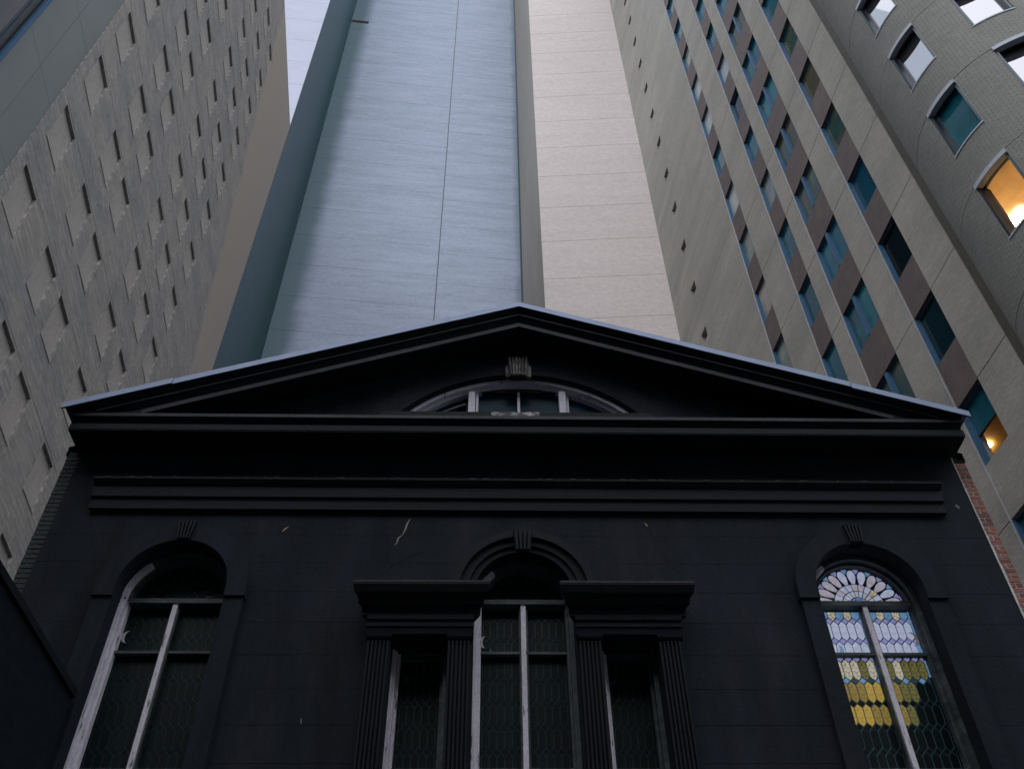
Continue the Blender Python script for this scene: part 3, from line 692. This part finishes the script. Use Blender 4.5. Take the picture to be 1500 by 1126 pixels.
for s in (-1, 1):
    c = s * WX
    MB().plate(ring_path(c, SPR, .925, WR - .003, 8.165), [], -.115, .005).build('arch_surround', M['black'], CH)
    MB().box(c - .905, c - WR + .003, -.085, .005, WB, 8.163).build('jamb_surround', M['black'], CH)
    MB().box(c + WR - .003, c + .905, -.085, .005, WB, 8.163).build('jamb_surround', M['black'], CH)
    keystone(c, 8.985, 9.262, .175, .25, .16, M['black_trim'])
c0 = 0.0
MB().plate(ring_path(c0, CSP, .905, .80, 8.19), [], -.13, .005).build('arch_moulding', M['black_trim'], CH)
MB().plate(ring_path(c0, CSP, .80, .69, 8.19), [], -.085, .005).build('arch_moulding', M['black_trim'], CH)
MB().plate(ring_path(c0, CSP, .69, CRr - .003, 8.19), [], -.055, .005).build('arch_moulding', M['black_trim'], CH)
keystone(c0, 8.80, 9.14, .185, .245, .21, M['black_trim'], ribs=4)
M['keyworn'] = mat('peeling_keystone_paint', (0.16,0.15,0.14), 0.85, .3, 4, c2=(0.045,0.04,0.05), m2=(.45,.56), n2=9, st2=(1.5,1,.5), fine=.3, fs=25, bump=.6)
keystone(-.01, 12.10, 12.49, .25, .31, .13, M['keyworn'], steps=True, ribs=6)
# sill of the lunette with the worn patch
MB().box(-2.0, 1.93, -.17, .05, 11.14, 11.255).build('sill', M['black_trim'], CH)
M['sillworn'] = mat('worn_sill_paint', (0.06,0.055,0.07), .8, .3, 4, c2=(0.34,0.33,0.35), m2=(.50,.56), n2=9, st2=(1,1,3), fine=.3, fs=30)
MB().box(-.42, .28, -.1725, -.169, 11.15, 11.252).build('worn_patch', M['sillworn'], CH)
# entablatures and fluted pilasters of the three-part window
for s in (-1, 1):
    e0, e1 = (.60, 1.87)
    x0, x1 = (e0, e1) if s > 0 else (-e1, -e0)
    MB().prof([(0, 7.845), (.185, 7.845), (.19, 7.95), (.27, 7.965), (.28, 8.03), (.36, 8.06), (.40, 8.145), (.40, 8.195), (0, 8.24)], x0 + .02, x1 - .02, m0=.5, m1=.5).build('entablature', M['black_trim'], CH)
    MB().box(x0 - .17, x1 + .17, -.4035, -.3995, 8.170, 8.194).build('cornice_fillet', M['fillet'], CH)
    MB().prof([(0, 7.62), (.15, 7.62), (.165, 7.70), (.18, 7.705), (.18, 7.775), (.205, 7.785), (.205, 7.843), (0, 7.843)], x0 + .02, x1 - .02, m0=.1, m1=.1).build('architrave_band', M['black_trim'], CH)
    for a, b in ((.632, .905), (1.572, 1.845)):
        a, b = (a, b) if s > 0 else (-b, -a)
        mb = MB(); mb.box(a, b, -.105, 0, WB - .6, 7.56); n = 6; w = b - a
        for i in range(n):
            mb.box(a + w * (i + .10) / n, a + w * (i + .62) / n, -.14, -.104, WB - .6, 7.54)
        po = mb.build('pilaster', M['black_trim'], CH)
        MB().prof([(0, 7.56), (.145, 7.56), (.16, 7.585), (.165, 7.617), (0, 7.617)], a - .0, b + .0, m0=.08, m1=.08).build('capital', M['black_trim'], po)
# ------------- stained glass windows
def arc_ring(mb, cx, zc, ro, ri, y0, y1, a0=0.0, a1=math.pi, n=32):
    for i in range(n):
        t0, t1 = a0 + (a1 - a0) * i / n, a0 + (a1 - a0) * (i + 1) / n
        p = lambda t, rr_, y: (cx + rr_ * math.cos(t), y, zc + rr_ * math.sin(t))
        mb.face([p(t0,ri,y0),p(t0,ro,y0),p(t1,ro,y0),p(t1,ri,y0)]); mb.face([p(t0,ri,y0),p(t1,ri,y0),p(t1,ri,y1),p(t0,ri,y1)]); mb.face([p(t0,ro,y0),p(t1,ro,y0),p(t1,ro,y1),p(t0,ro,y1)])
GY = .345
hexcache = {}
def hexpane(name, w, h, tip, m):
    k = (round(w, 3), round(h, 3), m.name)
    if k not in hexcache:
        g = .0065; a = w / 2 - g
        o = [(-a, tip * .5 + g*.3 + .02), (0, g * 1.2), (a, tip * .5 + g*.3 + .02), (a, h - tip * .5 - .02), (0, h - g * 1.2), (-a, h - tip * .5 - .02)]
        o = [(x, z) for x, z in o]
        hexcache[k] = MB().plate(o, [], 0, .006).mesh(name, m)
    return hexcache[k]
def crescent(cx, cz, rr_, ang, y, m, parent, thick=.42):
    n = 10; pts = [(cx + rr_ * math.cos(ang + math.pi * (i / n - .5)), cz + rr_ * math.sin(ang + math.pi * (i / n - .5))) for i in range(n + 1)]
    q = [(cx + rr_ * (1 - thick * 2 * .9) * math.cos(ang + math.pi * (i / n - .5)) , cz) for i in range(n + 1)]
    ca, sa = math.cos(ang), math.sin(ang); inner = []
    for i in range(n + 1):
        t_ = math.pi * (i / n - .5); u = rr_ * (1 - thick) * math.cos(t_) - 0.0; v = rr_ * math.sin(t_) * .98
        inner.append((cx + u * ca * .75 - v * sa, cz + u * sa * .75 + v * ca))
    MB().plate(pts + inner[1:-1][::-1], [], y, y + .008).build('crescent_pane', m, parent)
def stained_window(cx, hw, kind, lit, spr=None, rad=None, top=None, parent_name='arched_window'):
    """kind 'arch' (two lights under a fanlight) or 'side' (one tall light)"""
    fr = MB(); zt = spr if kind == 'arch' else top; Y0 = .17
    for s in (-1, 1):
        a = cx + s * hw; b = a - s * .055; c_ = b - s * .035
        if s > 0: fr.box(min(a,b), max(a,b), Y0, .40, WB, zt); fr.box(min(b,c_), max(b,c_), Y0 + .09, .40, WB, zt)
    if kind == 'arch':
        arc_ring(fr, cx, spr, hw, hw - .055, Y0, .40); arc_ring(fr, cx, spr, hw - .055, hw - .09, Y0 + .09, .40)
    else:
        fr.box(cx - hw + .09, cx + hw - .09, Y0 + .09, .40, zt - .07, zt)
    W = fr.build(parent_name, M['oldpaint'], CH)
    a = cx - hw; jm = MB(); jm.box(a, a + .030, Y0, .40, WB, zt); jm.box(a + .031, a + .055, Y0 + .03, .40, WB, zt - .004); jm.box(a + .056, a + .09, Y0 + .09, .40, WB, zt - .008)
    jm.build('jamb', M['paint'], W)
    if kind == 'arch':
        am = MB(); arc_ring(am, cx, spr, hw - .001, hw - .056, Y0 - .004, Y0 + .08, math.radians(130), math.pi, 10); am.build('arch_jamb', M['paint'], W)
    ih = hw - .09
    rows = [7.537 - .288 * k for k in range(0, 11)]
    pal_lilac = ['sg_lilac'] * 5 + ['sg_rose']
    # backing sheet = lead
    zb = WB
    if kind == 'arch':
        out_ = arch_o(cx, spr, ih + .01, zb)
    else: out_ = [(cx - ih - .01, zb), (cx + ih + .01, zb), (cx + ih + .01, zt - .06), (cx - ih - .01, zt - .06)]
    MB().plate(out_, [], GY + .006, GY + .02).build('lead_came', M['came_lit' if lit else 'came'], W)
    ncols = 5
    lights = [(cx - ih, cx - .035), (cx + .035, cx + ih)] if kind == 'arch' else [(cx - ih, cx + ih)]
    if kind == 'arch':
        MB().box(cx - .030, cx + .030, .235, .39, WB, 8.27).build('mullion', M['paint'], W)
        MB().box(cx - .052, cx - .031, .27, .39, WB, 8.27).build('sash_edge', M['oldpaint'], W)
        MB().box(cx + .031, cx + .052, .27, .39, WB, 8.27).build('sash_edge', M['oldpaint'], W)
        MB().box(cx - ih, cx + ih, .22, .39, 8.27, 8.335).build('transom', M['oldpaint'], W)
        MB().box(cx - ih, cx - .053, .27, .39, 7.60, 7.635).build('rail', M['oldpaint'], W)
        MB().box(cx + .053, cx + ih, .27, .39, 7.60, 7.635).build('rail', M['oldpaint'], W)
    for a, b in ([(cx - ih, cx - .053), (cx + .053, cx + ih)] if kind == 'arch' else [(cx - ih, cx + ih)]):
        MB().box(a, b, .26, .39, 6.155, 6.19).build('sill_rail', M['paint'], W)
    r = random.Random(int(cx * 100) + 50)
    dm = MB(); bm_ = {}
    for li, (a, b) in enumerate(lights):
        w = (b - a - .05) / ncols if kind == 'arch' else (b - a - .06) / ncols
        xa = a + (b - a - w * ncols) / 2
        ztop = 8.20 if kind == 'arch' else zt - .07
        zz = [8.12, 7.835] if kind == 'arch' else []
        segs = []
        if kind == 'arch': segs = [(7.835, .285, 'U')]
        segs += [(z_, .29, 'L%d' % i) for i, z_ in enumerate([7.30, 7.01, 6.72, 6.43, 6.14, 5.85])]
        for z_, h_, tag_ in segs:
            if z_ < 5.8: continue
            for c in range(ncols):
                xc = xa + w * (c + .5)
                if kind == 'arch' and tag_ == 'U' and False: continue
                mm = 'sg_dark' if r.random() < .6 else 'sg_dgrn'
                if lit:
                    mm = {'U': 'sg_lilac', 'L0': ['sg_sand','sg_sand','sg_sand','sg_olive','sg_sand'][c] if li == 0 else ['sg_olive','sg_sand','sg_olive','sg_olive','sg_olive'][c],
                          'L1': ['sg_honey','sg_honey','sg_honey','sg_amber','sg_amber'][c] if li == 0 else ['sg_honey','sg_olive','sg_olive','sg_dgrn','sg_dgrn'][c],
                          'L2': ['sg_amber','sg_amber','sg_amber','sg_honey','sg_honey'][c] if li == 0 else ['sg_honey','sg_olive','sg_dgrn','sg_dark','sg_dark'][c]}.get(tag_, mm)
                link('stained_pane', hexpane('stained_pane', w, h_, .07, M[mm]), W, loc=(xc, GY, z_))
        # small diamonds between the tips
        zd = ([8.12, 7.835] if kind == 'arch' else []) + [z_ + .29 for z_ in [7.30, 7.01, 6.72, 6.43, 6.14]]
        for z_ in zd:
            for c in range(ncols + 1):
                xc = xa + w * c; u, v = w * .40, .040
                x0_, x1_ = max(xc - u, a + .012), min(xc + u, b - .012)
                key = ('sg_violet' if z_ > 7.4 else ('sg_blue' if (c + li) % 2 else 'came_lit') if z_ > 7.1 else 'sg_dark') if lit else 'sg_dark'
                d_ = bm_.setdefault(key, MB())
                if x0_ > xc - u + 1e-4: pts = [(xc, z_ - v), (xc + u, z_), (xc, z_ + v)]
                elif x1_ < xc + u - 1e-4: pts = [(xc, z_ - v), (xc, z_ + v), (xc - u, z_)]
                else: pts = [(xc, z_ - v), (xc + u, z_), (xc, z_ + v), (xc - u, z_)]
                d_.plate(pts, [], GY, GY + .006)
        # half panes above and below the upper light, and narrow border pieces
        if kind == 'arch':
            for c in range(ncols):
                xc = xa + w * (c + .5); g = .0055
                d_ = bm_.setdefault('sg_lilac' if lit else 'sg_dgrn', MB())
                d_.plate([(xc - w/2 + g, 7.64), (xc + w/2 - g, 7.64), (xc + w/2 - g, 7.78), (xc, 7.828), (xc - w/2 + g, 7.78)], [], GY, GY + .006)
                d_ = bm_.setdefault(('sg_sand' if c % 2 else 'sg_blue') if lit else 'sg_dark', MB())
                d_.plate([(xc - w/2 + g, 8.175), (xc, 8.128), (xc + w/2 - g, 8.175), (xc + w/2 - g, 8.245), (xc - w/2 + g, 8.245)], [], GY, GY + .006)
        nb = 0; z_ = 6.21
        d_ = bm_.setdefault('sg_sand' if lit else 'sg_dark', MB()); d2 = bm_.setdefault('sg_blue' if lit else 'sg_dgrn', MB())
        dk0 = bm_.setdefault('sg_dark', MB())
        while z_ < (8.21 if kind == 'arch' else zt - .1):
            for x0_, x1_ in ((a + .002, xa - .006), (b - (xa - a) + .006, b - .002)):
                if x1_ - x0_ > .008 and not (7.56 < z_ + .03 < 7.67): (d_ if lit and li == 0 and x0_ < xa and z_ > 6.6 else d2 if lit and z_ > 7.3 else dk0).plate([(x0_, z_), (x1_, z_), (x1_, z_ + .05), (x0_, z_ + .05)], [], GY, GY + .006)
            z_ += .057
    for key, d_ in bm_.items(): d_.build('small_panes', M[key], W, kind='stuff')
    if kind == 'arch':
        cz = 8.345; rmax = ih - .004 ; cs = spr
        n = 11
        def wedge(r0, r1, a0, a1, m, g=.006, name='fan_pane'):
            k_ = 4; p = lambda t_, q: (cx + q * math.cos(t_), cz + q * math.sin(t_))
            da0, da1 = g / max(r0, .02), g / r1
            o = [p(a0 + da1 + (a1 - a0 - 2 * da1) * i / k_, r1 - g) for i in range(k_ + 1)]; q_ = [p(a0 + da0 + (a1 - a0 - 2 * da0) * i / k_, r0 + g) for i in range(k_ + 1)]
            MB().plate(o + q_[::-1], [], GY, GY + .006).build(name, m, W)
        L_ = lambda k_: M[k_]
        halfd = [(cx + .085 * math.cos(math.pi * i / 12), cz + .085 * math.sin(math.pi * i / 12)) for i in range(13)]
        MB().plate(halfd, [], GY, GY + .006).build('fan_pane', L_('sg_violet' if lit else 'sg_dgrn'), W)
        for k_ in range(5): wedge(.09, .125, math.pi * k_ / 5, math.pi * (k_ + 1) / 5, L_('sg_blue' if lit else 'sg_dark'))
        for k_ in range(n):
            a0, a1 = math.pi * k_ / n, math.pi * (k_ + 1) / n; am = (a0 + a1) / 2
            wedge(.128, .22, a0, a1, L_(r.choice(['sg_rose', 'sg_lilac', 'sg_lilac']) if lit else 'sg_dgrn'))
            wedge(.222, .325, a0, a1, L_(r.choice(['sg_lilac', 'sg_lilac', 'sg_rose', 'sg_sand']) if lit else 'sg_dark'))
            rlen = (rmax - .33) if rad is None else rad
            r1 = min(.33 + .21, rmax - .02)
            pts = []; m_ = 12
            for i in range(m_):
                t_ = 2 * math.pi * i / m_; u = (math.cos(t_) + 1) / 2; q = .332 + (r1 - .332) * u; ww = .5 * (a1 - a0) * .86 * math.sin(t_) * (.9 + .1 * u)
                if u < .12: q = .332
                pts.append((cx + q * math.cos(am + ww * .98 if True else am), cz + q * math.sin(am + ww)))
            MB().plate(pts, [], GY, GY + .006).build('petal_pane', L_(r.choice(['sg_lilac', 'sg_lilac', 'sg_rose']) if lit else ('sg_dgrn' if k_ % 2 else 'sg_dark')), W)
        # pieces between and beyond the petals
        dk = {}
        for k_ in range(n + 1):
            a = math.pi * k_ / n; q0, q1 = r1 - .055, r1 + .012
            if k_ in (0, n): continue
            p = lambda t_, q: (cx + q * math.cos(t_), cz + q * math.sin(t_))
            dk.setdefault(k_ % 2, MB()).plate([p(a, q0), p(a - .07, q1), p(a + .07, q1)][::1], [], GY, GY + .006)
        ro = rmax
        for k_ in range(2 * n):
            a0, a1 = math.pi * k_ / (2*n), math.pi * (k_ + 1) / (2*n)
            def lim(t_):   # distance from fan centre to the arch
                dz_ = cz - cs; b_ = dz_ * math.sin(t_); return -b_ + math.sqrt(max(b_ * b_ + rmax * rmax - dz_ * dz_, 0))
            p = lambda t_, q: (cx + q * math.cos(t_), cz + q * math.sin(t_))
            g = .01
            if lim(a0) - (r1 + .018) < .015 or a0 < .01: continue
            dk.setdefault(k_ % 3, MB()).plate([p(a0 + g, r1 + .018), p(a0 + g, lim(a0) - .006), p(a1 - g, lim(a1) - .006), p(a1 - g, r1 + .018)], [], GY, GY + .006)
        for k_, d_ in dk.items(): d_.build('small_panes', L_(['sg_blue', 'sg_violet', 'sg_lilac'][k_] if lit else 'sg_dark'), W, kind='stuff')
    return W, lights
Wl, ll = stained_window(-WX, WR, 'arch', False, SPR)
Wr, lr = stained_window(WX, WR, 'arch', True, SPR)
Wc, lc = stained_window(0.0, CRr, 'arch', False, CSP)
W1, _ = stained_window(-1.2375, .3325, 'side', False, top=7.6, parent_name='narrow_window')
W2, _ = stained_window(1.2375, .3325, 'side', False, top=7.6, parent_name='narrow_window')
Wr['label'] = 'stained glass window, sky reflection and room light put in as lilac and amber glow'
crescent(-.49 + .03, 7.80, .085, math.pi, GY - .010, M['moon'], Wc, .35); crescent(-.45, 7.66, .07, -.5, GY - .010, M['moon_blue'], Wc, .5)
crescent(-WX - .50, 7.86, .085, math.pi, GY - .010, M['sg_sand'] if False else M['moon'], Wl, .30)
crescent(WX - .52, 7.86, .10, math.pi, GY - .010, M['moon'], Wr, .35); crescent(WX - .47, 7.70, .085, -.4, GY - .010, M['sg_blue'], Wr, .5)
crescent(WX + .50, 7.86, .10, 0, GY - .010, M['moon'], Wr, .30); crescent(WX + .50, 7.70, .085, 0, GY - .010, M['sg_blue'], Wr, .5)
crescent(-1.43, 7.30, .05, .4, GY - .010, M['moon_dim'], W1, .4); crescent(1.04, 7.30, .055, -1.2, GY - .010, M['moon_dim'], W2, .4)
# lunette window
fr = MB(); zc_, R_ = 9.895, 2.28
a0 = math.asin((11.2 - zc_) / R_)
arc_ring(fr, 0, zc_, R_, R_ - .06, .06, .26, a0, math.pi - a0, 30); arc_ring(fr, 0, zc_, R_ - .062, R_ - .10, .14, .26, a0, math.pi - a0, 30)
LW = fr.build('lunette_window', M['paint'], CH)
MB().plate(lun(-.08, zb=11.2), [], .24, .255).build('pane', M['lun_glass'], LW)
for a, b, y in ((-.765, -.665, .10), (-.655, -.615, .16), (.605, .705, .10), (.715, .755, .16), (-.025, .015, .16)):
    xm = (a + b) / 2; zt_ = zc_ + math.sqrt((R_ - .10) ** 2 - xm * xm)
    MB().box(a, b, y, .24, 11.2, zt_).build('mullion', M['paint'], LW)
MB().box(-.61, .60, .16, .238, 12.00, 12.06).build('head_rail', M['metal_dark'], LW)
arc2 = MB(); arc_ring(arc2, 0, zc_ - .12, R_ - .13, R_ - .16, .17, .238, math.radians(112), math.radians(142), 10); arc2.build('inner_rail', M['oldpaint'], LW)
# cracks and chips in the plaster
def crack(pts, w, m, name='plaster_crack'):
    o = []; r = random.Random(int(pts[0][0] * 77))
    L1 = []; L2 = []
    for i, (x, z) in enumerate(pts):
        ww = w * (.4 + r.random()) * (0.3 if i in (0, len(pts) - 1) else 1); L1.append((x - ww, z)); L2.append((x + ww, z))
    MB().plate(L1 + L2[::-1], [], -.0035, .002).build(name, m, CH)
M['chip'] = mat('bare_plaster', (0.30,0.27,0.22), .9, .3, 20)
crack([(-1.477,9.43),(-1.517,9.341),(-1.527,9.264),(-1.559,9.169),(-1.613,9.112),(-1.623,9.045),(-1.649,9.0)], .009, M['chip'])
crack([(-1.649,8.995),(-1.70,8.90)], .004, M['recess_black'])
crack([(-1.277,8.91),(-1.422,8.837),(-1.564,8.745),(-1.703,8.638),(-1.808,8.496)], .005, M['recess_black'])
crack([(-3.055,9.292),(-3.095,9.254),(-3.126,9.204)], .014, M['chip'], 'plaster_chip')
crack([(1.624,9.382),(1.645,9.355),(1.652,9.324)], .016, M['chip'], 'plaster_chip')
crack([(1.662,9.305),(1.735,9.133),(1.789,8.947),(1.872,8.764)], .005, M['recess_black'])
crack([(5.914,9.723),(5.925,9.69),(5.936,9.652)], .022, M['keyworn'], 'plaster_chip')
crack([(-2.498,6.648),(-2.492,6.61),(-2.488,6.576)], .007, M['chip'], 'plaster_chip')
